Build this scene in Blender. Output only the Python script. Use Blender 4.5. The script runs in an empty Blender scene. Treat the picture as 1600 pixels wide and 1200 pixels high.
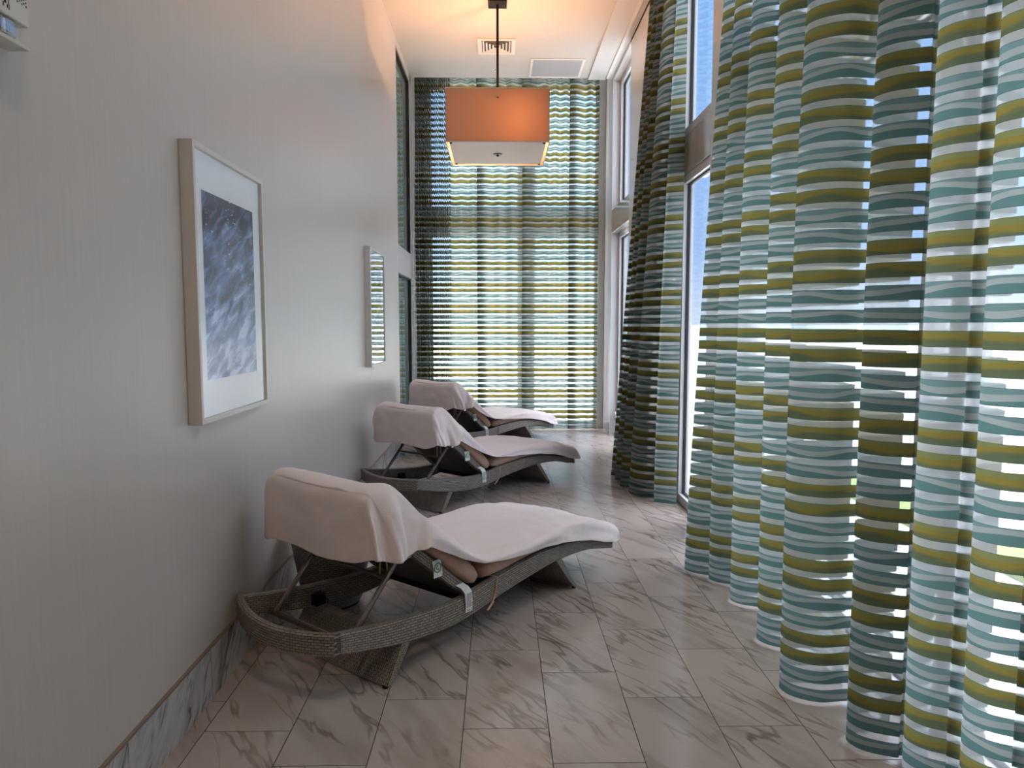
import bpy, bmesh, math, random
from mathutils import Vector, Matrix, noise
random.seed(7)
PI = math.pi
SC = bpy.context.scene
COL = SC.collection

# ------------------------------------------------------------------ camera
F = 1110.0; H = 1.44
pitch = math.atan(93 / F); yaw = math.atan(20 / (F / math.cos(pitch)))
c_, s_ = math.cos(pitch), math.sin(pitch)
fw = Vector((math.sin(yaw) * c_, math.cos(yaw) * c_, -s_))
rt = Vector((math.cos(yaw), -math.sin(yaw), 0))
up = rt.cross(fw)
cam = bpy.data.cameras.new('camera'); cam.lens = F / 1600 * 36; cam.sensor_width = 36
cam.clip_start = 0.05; cam.clip_end = 3000
co = bpy.data.objects.new('camera', cam); COL.objects.link(co)
co.matrix_world = Matrix(((rt.x, up.x, -fw.x, 0), (rt.y, up.y, -fw.y, 0), (rt.z, up.z, -fw.z, H), (0, 0, 0, 1)))
SC.camera = co

# ------------------------------------------------------------------ colour, world, sun, daylight portals
SC.view_settings.view_transform = 'Standard'; SC.view_settings.look = 'None'
SC.view_settings.gamma = 1.0; SC.view_settings.use_curve_mapping = False
SC.view_settings.exposure = 0.56
SC.cycles.use_denoising = True
SC.cycles.max_bounces = 14; SC.cycles.diffuse_bounces = 6; SC.cycles.transparent_max_bounces = 24
SC.cycles.transmission_bounces = 10; SC.cycles.sample_clamp_indirect = 6.0
SC.cycles.caustics_reflective = False; SC.cycles.caustics_refractive = False

W = bpy.data.worlds.new('sky'); SC.world = W; W.use_nodes = True
nt = W.node_tree; nt.nodes.clear()
out = nt.nodes.new('ShaderNodeOutputWorld'); bg = nt.nodes.new('ShaderNodeBackground')
geo = nt.nodes.new('ShaderNodeTexCoord'); sep = nt.nodes.new('ShaderNodeSeparateXYZ')
ramp = nt.nodes.new('ShaderNodeValToRGB')
nt.links.new(geo.outputs['Generated'], sep.inputs[0]); nt.links.new(sep.outputs['Z'], ramp.inputs[0])
nt.links.new(ramp.outputs[0], bg.inputs[0]); nt.links.new(bg.outputs[0], out.inputs[0])
cr = ramp.color_ramp
cr.elements[0].position = 0.0; cr.elements[0].color = (0.110, 0.125, 0.140, 1)
cr.elements[1].position = 0.8; cr.elements[1].color = (0.95, 0.97, 1.0, 1)
e = cr.elements.new(0.10); e.color = (0.060, 0.088, 0.135, 1)
e = cr.elements.new(0.42); e.color = (0.040, 0.080, 0.140, 1)
e = cr.elements.new(0.55); e.color = (0.60, 0.66, 0.74, 1)
bg.inputs[1].default_value = 8.8

sun = bpy.data.lights.new('sun', 'SUN'); sun.energy = 3.2; sun.angle = math.radians(0.6); sun.color = (1, 0.95, 0.88)
so = bpy.data.objects.new('sun', sun); COL.objects.link(so)
so.rotation_euler = Vector((0.45, 0.62, -1.0)).to_track_quat('-Z', 'Y').to_euler()

def portal(loc, size, normal):
    l = bpy.data.lights.new('daylight_portal', 'AREA'); l.shape = 'RECTANGLE'; l.size, l.size_y = size
    l.cycles.is_portal = True
    o = bpy.data.objects.new('daylight_portal', l); COL.objects.link(o); o.location = loc
    o.rotation_euler = Vector(normal).to_track_quat('-Z', 'Z').to_euler()
portal((1.66, 3.4, 2.25), (12.0, 4.5), (-1, 0, 0))
portal((0.2, 9.98, 2.25), (2.7, 4.5), (0, -1, 0))

# warm fill spots added unseen behind the camera to brighten the room
for y in (0.6, -1.4):
    l = bpy.data.lights.new('fill_spot', 'SPOT'); l.energy = 55; l.color = (1, 0.74, 0.54)
    l.shadow_soft_size = 0.08; l.spot_size = math.radians(120); l.spot_blend = 0.8
    o = bpy.data.objects.new('fill_spot', l); COL.objects.link(o); o.location = (-0.1, y, 4.48)

# ------------------------------------------------------------------ node helpers
class NT:
    def __init__(s, name):
        s.m = bpy.data.materials.new(name); s.m.use_nodes = True; s.t = s.m.node_tree; s.t.nodes.clear()
        s.out = s.t.nodes.new('ShaderNodeOutputMaterial')
    def n(s, typ, **kw):
        nd = s.t.nodes.new('ShaderNode' + typ)
        for k, v in kw.items(): setattr(nd, k, v)
        return nd
    def put(s, sock, v):
        if v is None: return
        if isinstance(v, bpy.types.NodeSocket): s.t.links.new(v, sock)
        elif isinstance(v, (tuple, list)):
            sock.default_value = tuple(v) + ((1,) if len(v) == 3 and len(sock.default_value) == 4 else ())
        else: sock.default_value = v
    def math(s, op, a, b=None, c=None):
        nd = s.n('Math', operation=op); s.put(nd.inputs[0], a)
        if b is not None: s.put(nd.inputs[1], b)
        if c is not None: s.put(nd.inputs[2], c)
        return nd.outputs[0]
    def mix(s, f, a, b):
        nd = s.n('Mix', data_type='RGBA'); s.put(nd.inputs[0], f); s.put(nd.inputs[6], a); s.put(nd.inputs[7], b); return nd.outputs[2]
    def xyz(s, x, y, z=0.0):
        nd = s.n('CombineXYZ'); s.put(nd.inputs[0], x); s.put(nd.inputs[1], y); s.put(nd.inputs[2], z); return nd.outputs[0]
    def noise(s, vec, scale, detail=2.0, rough=0.5, dist=0.0):
        nd = s.n('TexNoise'); s.put(nd.inputs['Vector'], vec); nd.inputs['Scale'].default_value = scale
        nd.inputs['Detail'].default_value = detail; nd.inputs['Roughness'].default_value = rough
        nd.inputs['Distortion'].default_value = dist; return nd.outputs[0]
    def sm(s, v, lo, hi, a=0.0, b=1.0):
        nd = s.n('MapRange', interpolation_type='SMOOTHSTEP'); s.put(nd.inputs[0], v)
        nd.inputs[1].default_value = lo; nd.inputs[2].default_value = hi
        nd.inputs[3].default_value = a; nd.inputs[4].default_value = b; return nd.outputs[0]
    def bump(s, h, strength=0.3, dist=0.01):
        nd = s.n('Bump'); s.put(nd.inputs['Height'], h); nd.inputs['Strength'].default_value = strength
        nd.inputs['Distance'].default_value = dist; return nd.outputs[0]
    def pr(s, col, rough=0.5, metal=0.0, normal=None, spec=0.5, coat=0.0, coat_r=0.03, sheen=0.0):
        b = s.n('BsdfPrincipled'); s.put(b.inputs['Base Color'], col); s.put(b.inputs['Roughness'], rough)
        b.inputs['Metallic'].default_value = metal; b.inputs['Specular IOR Level'].default_value = spec
        b.inputs['Coat Weight'].default_value = coat; b.inputs['Coat Roughness'].default_value = coat_r
        b.inputs['Sheen Weight'].default_value = sheen
        if normal is not None: s.put(b.inputs['Normal'], normal)
        return b.outputs[0]
    def done(s, sh): s.t.links.new(sh, s.out.inputs[0]); return s.m
    def uv(s):
        nd = s.n('UVMap'); sp = s.n('SeparateXYZ'); s.t.links.new(nd.outputs[0], sp.inputs[0]); return nd.outputs[0], sp.outputs[0], sp.outputs[1]
    def obj(s):
        nd = s.n('TexCoord'); return nd.outputs['Object']
    def pos(s):
        nd = s.n('NewGeometry'); sp = s.n('SeparateXYZ'); s.t.links.new(nd.outputs['Position'], sp.inputs[0])
        return nd.outputs['Position'], sp.outputs[0], sp.outputs[1], sp.outputs[2]

def plain(name, col, rough=0.5, metal=0.0, spec=0.5, coat=0.0, var=0.04, scale=30):
    t = NT(name); n = t.noise(t.obj(), scale, 3)
    a = tuple(max(0, x * (1 - var)) for x in col); b = tuple(min(1, x * (1 + var)) for x in col)
    return t.done(t.pr(t.mix(n, a, b), rough, metal, None, spec, coat))

def veins(t, u, v, off, lo_col, base_a, base_b, ang, sc=1.0, amount=0.6):
    """marble veins running along direction ang in the plane u,v"""
    ca, sa = math.cos(ang), math.sin(ang)
    al = t.math('ADD', t.math('MULTIPLY', u, ca), t.math('MULTIPLY', v, sa))
    ac = t.math('SUBTRACT', t.math('MULTIPLY', v, ca), t.math('MULTIPLY', u, sa))
    wob = t.noise(t.xyz(t.math('MULTIPLY', u, 1.0), v, off), 3.0 * sc, 2)
    ac2 = t.math('ADD', ac, t.math('MULTIPLY', t.math('SUBTRACT', wob, 0.5), 0.10 / sc))
    vec = t.xyz(t.math('MULTIPLY', al, 1.1), t.math('MULTIPLY', ac2, 6.5), off)
    n1 = t.noise(vec, 1.7 * sc, 3, 0.5)
    vein = t.sm(t.math('ABSOLUTE', t.math('SUBTRACT', n1, 0.5)), 0.0, 0.045, 1.0, 0.0)
    n2 = t.noise(vec, 0.8 * sc, 3, 0.6)
    cloud = t.sm(n2, 0.47, 0.68)
    mask = t.sm(t.noise(t.xyz(u, v, t.math('ADD', off, 9.0)), 3.0 * sc, 2), 0.36, 0.6)
    f = t.math('MINIMUM', t.math('ADD', t.math('MULTIPLY', t.math('MULTIPLY', vein, mask), amount), t.math('MULTIPLY', cloud, amount * 0.55)), 1.0)
    base = t.mix(t.noise(t.xyz(u, v, off), 2.2, 2), base_a, base_b)
    return t.mix(f, base, lo_col)

def mat_floor():
    t = NT('marble_floor_tiles'); P, x, y, z = t.pos()
    cx = t.math('DIVIDE', t.math('ADD', x, 1.049 + 3.06), 0.306); ci = t.math('FLOOR', cx); cf = t.math('FRACT', cx)
    offy = t.math('MULTIPLY', t.math('SUBTRACT', ci, 13.0), 0.204)
    ry = t.math('DIVIDE', t.math('ADD', t.math('SUBTRACT', y, 0.592), t.math('ADD', offy, 12.24)), 0.612)
    ri = t.math('FLOOR', ry); rf = t.math('FRACT', ry)
    wn = t.n('TexWhiteNoise', noise_dimensions='2D'); t.put(wn.inputs[0], t.xyz(ci, ri)); rnd = wn.outputs[0]
    dx = t.math('MULTIPLY', t.math('MINIMUM', cf, t.math('SUBTRACT', 1.0, cf)), 0.306)
    dy = t.math('MULTIPLY', t.math('MINIMUM', rf, t.math('SUBTRACT', 1.0, rf)), 0.612)
    g = t.sm(t.math('MINIMUM', dx, dy), 0.0010, 0.0024, 1.0, 0.0)
    off = t.math('MULTIPLY', rnd, 40.0)
    col = veins(t, x, y, off, (0.155, 0.115, 0.092), (0.39, 0.325, 0.285), (0.45, 0.38, 0.335), math.radians(-58), 1.0, 0.66)
    br = t.math('ADD', 0.94, t.math('MULTIPLY', rnd, 0.1))
    hs = t.n('HueSaturation'); t.put(hs.inputs['Value'], br); t.put(hs.inputs['Color'], col)
    col = t.mix(g, hs.outputs[0], (0.03, 0.022, 0.02))
    rough = t.math('ADD', 0.16, t.math('ADD', t.math('MULTIPLY', g, 0.5), t.math('MULTIPLY', t.noise(P, 60, 2), 0.08)))
    nm = t.bump(t.math('SUBTRACT', 1.0, g), 0.5, 0.001)
    return t.done(t.pr(col, rough, 0, nm, 0.55))

def mat_baseboard():
    t = NT('marble_baseboard'); P, x, y, z = t.pos()
    q = t.math('DIVIDE', t.math('ADD', y, 10.2), 0.612); i = t.math('FLOOR', q); f = t.math('FRACT', q)
    wn = t.n('TexWhiteNoise', noise_dimensions='1D'); t.put(wn.inputs['W'], i)
    g = t.sm(t.math('MULTIPLY', t.math('MINIMUM', f, t.math('SUBTRACT', 1.0, f)), 0.612), 0.0008, 0.002, 1.0, 0.0)
    col = veins(t, y, z, t.math('MULTIPLY', wn.outputs[0], 30.0), (0.13, 0.125, 0.13), (0.42, 0.40, 0.39), (0.52, 0.51, 0.50), math.radians(52), 1.6, 0.9)
    col = t.mix(g, col, (0.05, 0.04, 0.04))
    return t.done(t.pr(col, 0.22, 0, None, 0.5))

def mat_wall():
    t = NT('vinyl_wall_paper'); P, x, y, z = t.pos()
    n = t.noise(t.xyz(t.math('MULTIPLY', x, 60.0), t.math('MULTIPLY', y, 60.0), t.math('MULTIPLY', z, 1.5)), 1.6, 3)
    col = t.mix(n, (0.50, 0.457, 0.418), (0.55, 0.508, 0.47))
    return t.done(t.pr(col, 0.30, 0, t.bump(n, 0.12, 0.002), 0.5))

def mat_curtain(z0=0.157, olive_gain=1.0):
    t = NT('striped_sheer_fabric'); uvv, u, v = t.uv()
    q = t.math('DIVIDE', t.math('SUBTRACT', v, z0 - 0.0716 * 8), 0.0716)
    i = t.math('FLOOR', q); f = t.math('FRACT', q)
    solid = t.sm(f, 0.655, 0.675, 1.0, 0.0)
    isol = t.math('LESS_THAN', t.math('MODULO', i, 4.0), 1.5)
    # wave line inside a band
    ph = t.math('MULTIPLY', i, 2.1)
    wv = t.math('ADD', t.math('MULTIPLY', t.math('SINE', t.math('ADD', t.math('MULTIPLY', u, 14.0), ph)), 0.12),
                t.math('MULTIPLY', t.math('SINE', t.math('ADD', t.math('MULTIPLY', u, 31.0), t.math('MULTIPLY', i, 3.7))), 0.035))
    line = t.math('ADD', 0.27, wv)
    upp = t.sm(t.math('SUBTRACT', f, line), -0.012, 0.012)
    line2 = t.math('ADD', 0.50, t.math('MULTIPLY', wv, 0.75))
    upp2 = t.sm(t.math('SUBTRACT', f, line2), -0.01, 0.01)
    mot = t.noise(t.xyz(t.math('MULTIPLY', u, 10.0), t.math('MULTIPLY', v, 70.0), i), 1.0, 3)
    teal = t.mix(upp, (0.075, 0.125, 0.115), (0.205, 0.222, 0.205))
    teal = t.mix(upp2, teal, (0.105, 0.155, 0.145))
    oliv = t.mix(t.sm(t.math('ADD', t.math('SUBTRACT', f, line), t.math('MULTIPLY', t.math('SUBTRACT', mot, 0.5), 0.35)), -0.12, 0.12), (0.072, 0.085, 0.048), (0.150, 0.118, 0.036))
    oliv = t.mix(upp2, oliv, (0.125, 0.128, 0.056))
    col = t.mix(isol, teal, oliv)
    edge = t.math('MULTIPLY', t.sm(t.math('ABSOLUTE', t.math('SUBTRACT', f, 0.655)), 0.006, 0.022, 1.0, 0.0), 0.45)
    edge2 = t.math('MULTIPLY', t.sm(f, 0.008, 0.03, 1.0, 0.0), 0.55)
    col = t.mix(t.math('MAXIMUM', edge, edge2), col, (0.02, 0.03, 0.03))
    weave = t.noise(t.xyz(t.math('MULTIPLY', u, 900.0), t.math('MULTIPLY', v, 900.0)), 1.0, 1)
    d1 = t.n('BsdfDiffuse'); t.put(d1.inputs[0], col); d2 = t.n('BsdfTranslucent')
    colT = t.n('HueSaturation'); colT.inputs['Saturation'].default_value = 1.1; colT.inputs['Value'].default_value = 1.55; t.put(colT.inputs['Color'], col)
    t.put(d2.inputs[0], colT.outputs[0])
    ms = t.n('MixShader'); ms.inputs[0].default_value = 0.5; t.t.links.new(d1.outputs[0], ms.inputs[1]); t.t.links.new(d2.outputs[0], ms.inputs[2])
    # sheer band
    sd = t.n('BsdfDiffuse'); t.put(sd.inputs[0], (0.78, 0.79, 0.78)); st = t.n('BsdfTranslucent'); t.put(st.inputs[0], (0.85, 0.87, 0.86))
    m2 = t.n('MixShader'); m2.inputs[0].default_value = 0.5; t.t.links.new(sd.outputs[0], m2.inputs[1]); t.t.links.new(st.outputs[0], m2.inputs[2])
    tr = t.n('BsdfTransparent'); t.put(tr.inputs[0], (0.97, 0.98, 0.98))
    m3 = t.n('MixShader'); t.put(m3.inputs[0], t.math('ADD', 0.29, t.math('MULTIPLY', weave, 0.1)))
    t.t.links.new(tr.outputs[0], m3.inputs[1]); t.t.links.new(m2.outputs[0], m3.inputs[2])
    m4 = t.n('MixShader'); t.put(m4.inputs[0], solid); t.t.links.new(m3.outputs[0], m4.inputs[1]); t.t.links.new(ms.outputs[0], m4.inputs[2])
    return t.done(m4.outputs[0])

def mat_wicker(name='wicker_weave', a=(0.31, 0.265, 0.220), b=(0.215, 0.185, 0.155)):
    t = NT(name); uvv, u, v = t.uv()
    bk = t.n('TexBrick'); t.put(bk.inputs['Vector'], uvv); bk.offset = 0.5
    bk.inputs['Scale'].default_value = 1.0; bk.inputs['Brick Width'].default_value = 0.027; bk.inputs['Row Height'].default_value = 0.0108
    bk.inputs['Mortar Size'].default_value = 0.0016; bk.inputs['Mortar Smooth'].default_value = 0.5
    t.put(bk.inputs['Color1'], a); t.put(bk.inputs['Color2'], b); t.put(bk.inputs['Mortar'], (0.035, 0.029, 0.024))
    nm = t.bump(t.math('SUBTRACT', 1.0, bk.outputs['Fac']), 0.8, 0.003)
    return t.done(t.pr(bk.outputs[0], 0.42, 0, nm, 0.45))

def mat_cloth(name, a, b, sheen=0.3, bscale=500, bs=0.25):
    t = NT(name); o = t.obj(); n = t.noise(o, 6, 3)
    nm = t.bump(t.math('ADD', t.noise(o, bscale, 2), t.math('MULTIPLY', t.noise(o, 40, 3), 1.2)), bs, 0.003)
    return t.done(t.pr(t.mix(n, a, b), 0.9, 0, nm, 0.15, sheen=sheen))

def mat_glass(name, tint=(0.96, 0.98, 0.98), refl=1.0, rough=0.02):
    t = NT(name); fr = t.n('Fresnel'); gm = t.n('NewGeometry'); t.put(fr.inputs[0], t.math('ADD', 1.5, t.math('MULTIPLY', gm.outputs['Backfacing'], 1 / 1.5 - 1.5)))
    tr = t.n('BsdfTransparent'); t.put(tr.inputs[0], tint); gl = t.n('BsdfGlossy'); gl.inputs['Roughness'].default_value = rough
    m = t.n('MixShader'); t.put(m.inputs[0], t.math('MINIMUM', t.math('MULTIPLY', fr.outputs[0], refl), 1.0)); t.t.links.new(tr.outputs[0], m.inputs[1]); t.t.links.new(gl.outputs[0], m.inputs[2])
    return t.done(m.outputs[0])

def mat_art():
    t = NT('blue_sea_print'); uvv, u, v = t.uv()
    ca, sa = math.cos(0.5), math.sin(0.5)
    al = t.math('ADD', t.math('MULTIPLY', u, ca), t.math('MULTIPLY', v, sa)); ac = t.math('SUBTRACT', t.math('MULTIPLY', v, ca), t.math('MULTIPLY', u, sa))
    n = t.noise(t.xyz(t.math('MULTIPLY', al, 3.0), t.math('MULTIPLY', ac, 9.0)), 2.2, 6, 0.6, 0.6)
    lum = t.math('ADD', n, t.math('MULTIPLY', t.math('SUBTRACT', 0.45, v), 0.28))
    c1 = t.mix(t.sm(lum, 0.38, 0.62), (0.010, 0.022, 0.055), (0.17, 0.26, 0.50))
    c2 = t.mix(t.sm(lum, 0.56, 0.72), c1, (0.62, 0.70, 0.92))
    sp = t.noise(t.xyz(t.math('MULTIPLY', u, 1.0), t.math('MULTIPLY', v, 2.4)), 42, 3, 0.6)
    msk = t.sm(t.noise(uvv, 5, 2), 0.5, 0.6)
    c3 = t.mix(t.math('MULTIPLY', t.sm(sp, 0.60, 0.66), msk), c2, (0.8, 0.84, 0.9))
    return t.done(t.pr(c3, 0.6))

def mat_shade():
    t = NT('lamp_shade_fabric'); n = t.noise(t.obj(), 60, 3)
    c = t.mix(n, (0.58, 0.42, 0.30), (0.63, 0.46, 0.33))
    d = t.n('BsdfDiffuse'); t.put(d.inputs[0], c); tl = t.n('BsdfTranslucent'); t.put(tl.inputs[0], (0.37, 0.25, 0.155))
    m = t.n('MixShader'); m.inputs[0].default_value = 0.45; t.t.links.new(d.outputs[0], m.inputs[1]); t.t.links.new(tl.outputs[0], m.inputs[2])
    return t.done(m.outputs[0])

def mat_terrace():
    t = NT('pale_terrace_paving'); P, x, y, z = t.pos()
    return t.done(t.pr(t.mix(t.noise(P, 3, 4), (0.62, 0.60, 0.57), (0.74, 0.72, 0.69)), 0.8))
def mat_lawn():
    t = NT('grass_and_sand'); P, x, y, z = t.pos()
    g = t.mix(t.noise(P, 1.5, 5), (0.13, 0.24, 0.05), (0.30, 0.42, 0.12))
    c = t.mix(t.sm(t.noise(P, 0.05, 2), 0.30, 0.42), g, (0.70, 0.62, 0.56))
    return t.done(t.pr(c, 0.9))
def mat_grass():
    t = NT('short_grass'); P, x, y, z = t.pos()
    return t.done(t.pr(t.mix(t.noise(P, 9, 5), (0.13, 0.24, 0.05), (0.34, 0.44, 0.10)), 0.9))
def mat_sea():
    t = NT('sea_water'); P, x, y, z = t.pos()
    return t.done(t.pr(t.mix(t.noise(P, 0.05, 3), (0.25, 0.50, 0.58), (0.40, 0.62, 0.68)), 0.5))

def mat_green():
    t = NT('green_tinted_glass'); b = t.pr((0.42, 0.54, 0.49), 0.03, 0, None, 1.0, coat=1.0, coat_r=0.01); b.node.inputs['Coat IOR'].default_value = 2.2
    return t.done(b)
M = dict(
    floor=mat_floor(), base=mat_baseboard(), wall=mat_wall(), curtain=mat_curtain(),
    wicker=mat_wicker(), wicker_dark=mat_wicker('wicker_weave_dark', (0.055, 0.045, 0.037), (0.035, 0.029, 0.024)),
    wicker_grey=mat_wicker('wicker_weave_grey', (0.40, 0.375, 0.36), (0.30, 0.28, 0.265)),
    ceil=plain('ceiling_paint', (0.53, 0.505, 0.475), 0.6), ceil2=plain('pocket_paint', (0.56, 0.55, 0.535), 0.5),
    trimb=plain('brown_edge_trim', (0.20, 0.145, 0.105), 0.4), alu=plain('painted_window_frame', (0.56, 0.545, 0.54), 0.22, 0, 0.6),
    panel=plain('beige_transom_panel', (0.40, 0.355, 0.31), 0.12, 0, 0.7), gasket=plain('black_gasket', (0.008, 0.008, 0.009), 0.5),
    glass=mat_glass('window_glass', (0.87, 0.89, 0.93)), clear=mat_glass('clear_window_glass', (1, 1, 1)), pglass=mat_glass('picture_glass', (0.99, 0.99, 0.99), 1.5, 0.01), acrylic=mat_glass('matte_acrylic', (0.99, 0.99, 0.99), 0.8, 0.16),
    greenglass=mat_green(),
    frame=plain('silver_painted_frame', (0.62, 0.575, 0.52), 0.35, 0, 0.5), mat=plain('white_mat_board', (0.90, 0.90, 0.91), 0.8), art=mat_art(),
    cushion=mat_cloth('tan_cushion_canvas', (0.44, 0.295, 0.225), (0.50, 0.34, 0.26), 0.1, 700, 0.15),
    towel=mat_cloth('white_terry_towel', (0.76, 0.655, 0.63), (0.83, 0.725, 0.70), 0.3, 420, 0.35),
    tie=plain('beige_tie', (0.55, 0.38, 0.30), 0.8), tag=plain('tag_paper', (0.70, 0.71, 0.68), 0.7), ink=plain('tag_ink', (0.09, 0.09, 0.09), 0.7),
    green=plain('green_ink', (0.05, 0.22, 0.14), 0.7), strut=plain('bronze_tube', (0.135, 0.11, 0.092), 0.3, 0.5), glide=plain('grey_glide', (0.30, 0.31, 0.34), 0.35),
    bronze=plain('dark_bronze', (0.010, 0.007, 0.006), 0.6, 0.0, 0.2), shade=mat_shade(), diffuser=plain('lamp_diffuser_board', (0.78, 0.62, 0.52), 0.5),
    white=plain('white_plastic', (0.60, 0.585, 0.55), 0.4), steel=plain('brushed_steel', (0.55, 0.54, 0.52), 0.25, 0.9), vent=plain('vent_enamel', (0.70, 0.67, 0.62), 0.4),
    ventdark=plain('vent_shadow_gap', (0.03, 0.028, 0.026), 0.6), grille=plain('return_grille', (0.36, 0.35, 0.36), 0.6), hole=plain('hole_black', (0.01, 0.01, 0.01), 0.8),
    lens=mat_glass('strobe_lens', (0.85, 0.87, 0.9), 2.5), terrace=mat_terrace(), lawn=mat_lawn(), grass=mat_grass(), sea=mat_sea(),
)

# ------------------------------------------------------------------ mesh helpers
class MB:
    def __init__(s): s.v = []; s.f = []; s.uv = []
    def add(s, vs, fs, uvs=None):
        o = len(s.v); s.v += [tuple(p) for p in vs]
        for k, f in enumerate(fs):
            s.f.append([i + o for i in f])
            s.uv.append(uvs[k] if uvs else None)
        return s
    def box(s, a, b):
        x0, y0, z0 = a; x1, y1, z1 = b
        vs = [(x0, y0, z0), (x1, y0, z0), (x1, y1, z0), (x0, y1, z0), (x0, y0, z1), (x1, y0, z1), (x1, y1, z1), (x0, y1, z1)]
        return s.add(vs, [(0, 3, 2, 1), (4, 5, 6, 7), (0, 1, 5, 4), (1, 2, 6, 5), (2, 3, 7, 6), (3, 0, 4, 7)])
    def tube(s, pts, r, n=10, ry=None, cap=True):
        pts = [Vector(p) for p in pts]; rings = []; L = 0; Ls = []
        for i, p in enumerate(pts):
            d = (pts[min(i + 1, len(pts) - 1)] - pts[max(i - 1, 0)]).normalized()
            a = Vector((0, 0, 1)) if abs(d.z) < 0.9 else Vector((1, 0, 0))
            x = d.cross(a).normalized(); y = x.cross(d).normalized()
            rings.append([p + x * r * math.cos(2 * PI * k / n) + y * (ry or r) * math.sin(2 * PI * k / n) for k in range(n)])
            if i: L += (pts[i] - pts[i - 1]).length
            Ls.append(L)
        vs = [q for rg in rings for q in rg]; fs = []; us = []; per = 2 * PI * r
        for i in range(len(pts) - 1):
            for k in range(n):
                k2 = (k + 1) % n; fs.append((i * n + k, i * n + k2, (i + 1) * n + k2, (i + 1) * n + k))
                a0, a1 = per * k / n, per * (k + 1) / n; us.append([(Ls[i], a0), (Ls[i], a1), (Ls[i + 1], a1), (Ls[i + 1], a0)])
        if cap:
            fs.append(tuple(range(n - 1, -1, -1))); us.append(None)
            fs.append(tuple((len(pts) - 1) * n + k for k in range(n))); us.append(None)
        return s.add(vs, fs, us)
    def cyl(s, c, r, z0, z1, n=24, r1=None):
        r1 = r if r1 is None else r1
        vs = [(c[0] + r * math.cos(2 * PI * k / n), c[1] + r * math.sin(2 * PI * k / n), z0) for k in range(n)]
        vs += [(c[0] + r1 * math.cos(2 * PI * k / n), c[1] + r1 * math.sin(2 * PI * k / n), z1) for k in range(n)]
        fs = [(k, (k + 1) % n, n + (k + 1) % n, n + k) for k in range(n)] + [tuple(range(n - 1, -1, -1)), tuple(range(n, 2 * n))]
        return s.add(vs, fs)
    def sections(s, secs, closed=True, cap=True):
        """loft through stations, each a list of points; uv = (length along, length around)"""
        n = len(secs[0]); vs = [Vector(p) for sec in secs for p in sec]; fs = []; us = []
        per = [0]
        base = [Vector(p) for p in secs[len(secs) // 2]]
        for k in range(n): per.append(per[-1] + (base[(k + 1) % n] - base[k]).length)
        L = [0]
        for i in range(1, len(secs)):
            c0 = sum((Vector(p) for p in secs[i - 1]), Vector()) / n; c1 = sum((Vector(p) for p in secs[i]), Vector()) / n
            L.append(L[-1] + (c1 - c0).length)
        m = n if closed else n - 1
        for i in range(len(secs) - 1):
            for k in range(m):
                k2 = (k + 1) % n
                fs.append((i * n + k, i * n + k2, (i + 1) * n + k2, (i + 1) * n + k))
                us.append([(L[i], per[k]), (L[i], per[k + 1]), (L[i + 1], per[k + 1]), (L[i + 1], per[k])])
        if cap and closed:
            c = secs[0]; fs.append(tuple(range(n - 1, -1, -1))); us.append([(base[k].y, base[k].z) for k in range(n - 1, -1, -1)])
            o = (len(secs) - 1) * n; fs.append(tuple(o + k for k in range(n))); us.append([(base[k].y, base[k].z) for k in range(n)])
        return s.add(vs, fs, us)
    def build(s, name, mat, parent=None, smooth=False, bevel=0.0, offset=(0, 0, 0), subsurf=0, segs=2, solid=0.0):
        me = bpy.data.meshes.new(name); ox, oy, oz = offset
        me.from_pydata([(x - ox, y - oy, z - oz) for x, y, z in s.v], [], s.f); me.update()
        if any(u is not None for u in s.uv):
            lay = me.uv_layers.new(name='UVMap')
            for p, u in zip(me.polygons, s.uv):
                if u:
                    for li, q in zip(p.loop_indices, u): lay.data[li].uv = q
        bm = bmesh.new(); bm.from_mesh(me); bmesh.ops.recalc_face_normals(bm, faces=bm.faces); bm.to_mesh(me); bm.free()
        me.materials.append(mat)
        o = bpy.data.objects.new(name, me); COL.objects.link(o)
        if parent: o.parent = parent
        if smooth:
            for p in me.polygons: p.use_smooth = True
        if bevel:
            md = o.modifiers.new('bevel', 'BEVEL'); md.width = bevel; md.segments = segs; md.limit_method = 'ANGLE'; md.angle_limit = math.radians(40)
        if solid:
            md = o.modifiers.new('solid', 'SOLIDIFY'); md.thickness = solid; md.offset = 0
        if subsurf:
            md = o.modifiers.new('sub', 'SUBSURF'); md.levels = subsurf; md.render_levels = subsurf
        return o

def tag(o, label=None, cat=None, group=None, kind=None):
    for k, v in (('label', label), ('category', cat), ('group', group), ('kind', kind)):
        if v: o[k] = v
    return o
def empty(name, loc, rz=0.0, **kw):
    o = bpy.data.objects.new(name, None); COL.objects.link(o); o.location = loc; o.rotation_euler = (0, 0, rz); o.empty_display_size = 0.1
    return tag(o, **kw)
def struct(name, mb, mat, parent=None, **kw):
    o = mb.build(name, mat, parent, **kw)
    if parent is None: o['kind'] = 'structure'
    return o
def sbox(name, a, b, mat, parent=None, **kw): return struct(name, MB().box(a, b), mat, parent, **kw)
def interp(tab, x):
    if x <= tab[0][0]: return tab[0][1]
    for (a, fa), (b, fb) in zip(tab, tab[1:]):
        if x <= b: return fa + (fb - fa) * (x - a) / (b - a)
    return tab[-1][1]
def cat(pts, t):
    """Catmull-Rom through tuples, t in [0, len-1]"""
    n = len(pts); i = min(int(t), n - 2); u = t - i
    p0, p1, p2, p3 = pts[max(i - 1, 0)], pts[i], pts[i + 1], pts[min(i + 2, n - 1)]
    return tuple(0.5 * (2 * b + (c - a) * u + (2 * a - 5 * b + 4 * c - d) * u * u + (3 * b - a - 3 * c + d) * u ** 3) for a, b, c, d in zip(p0, p1, p2, p3))

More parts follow.
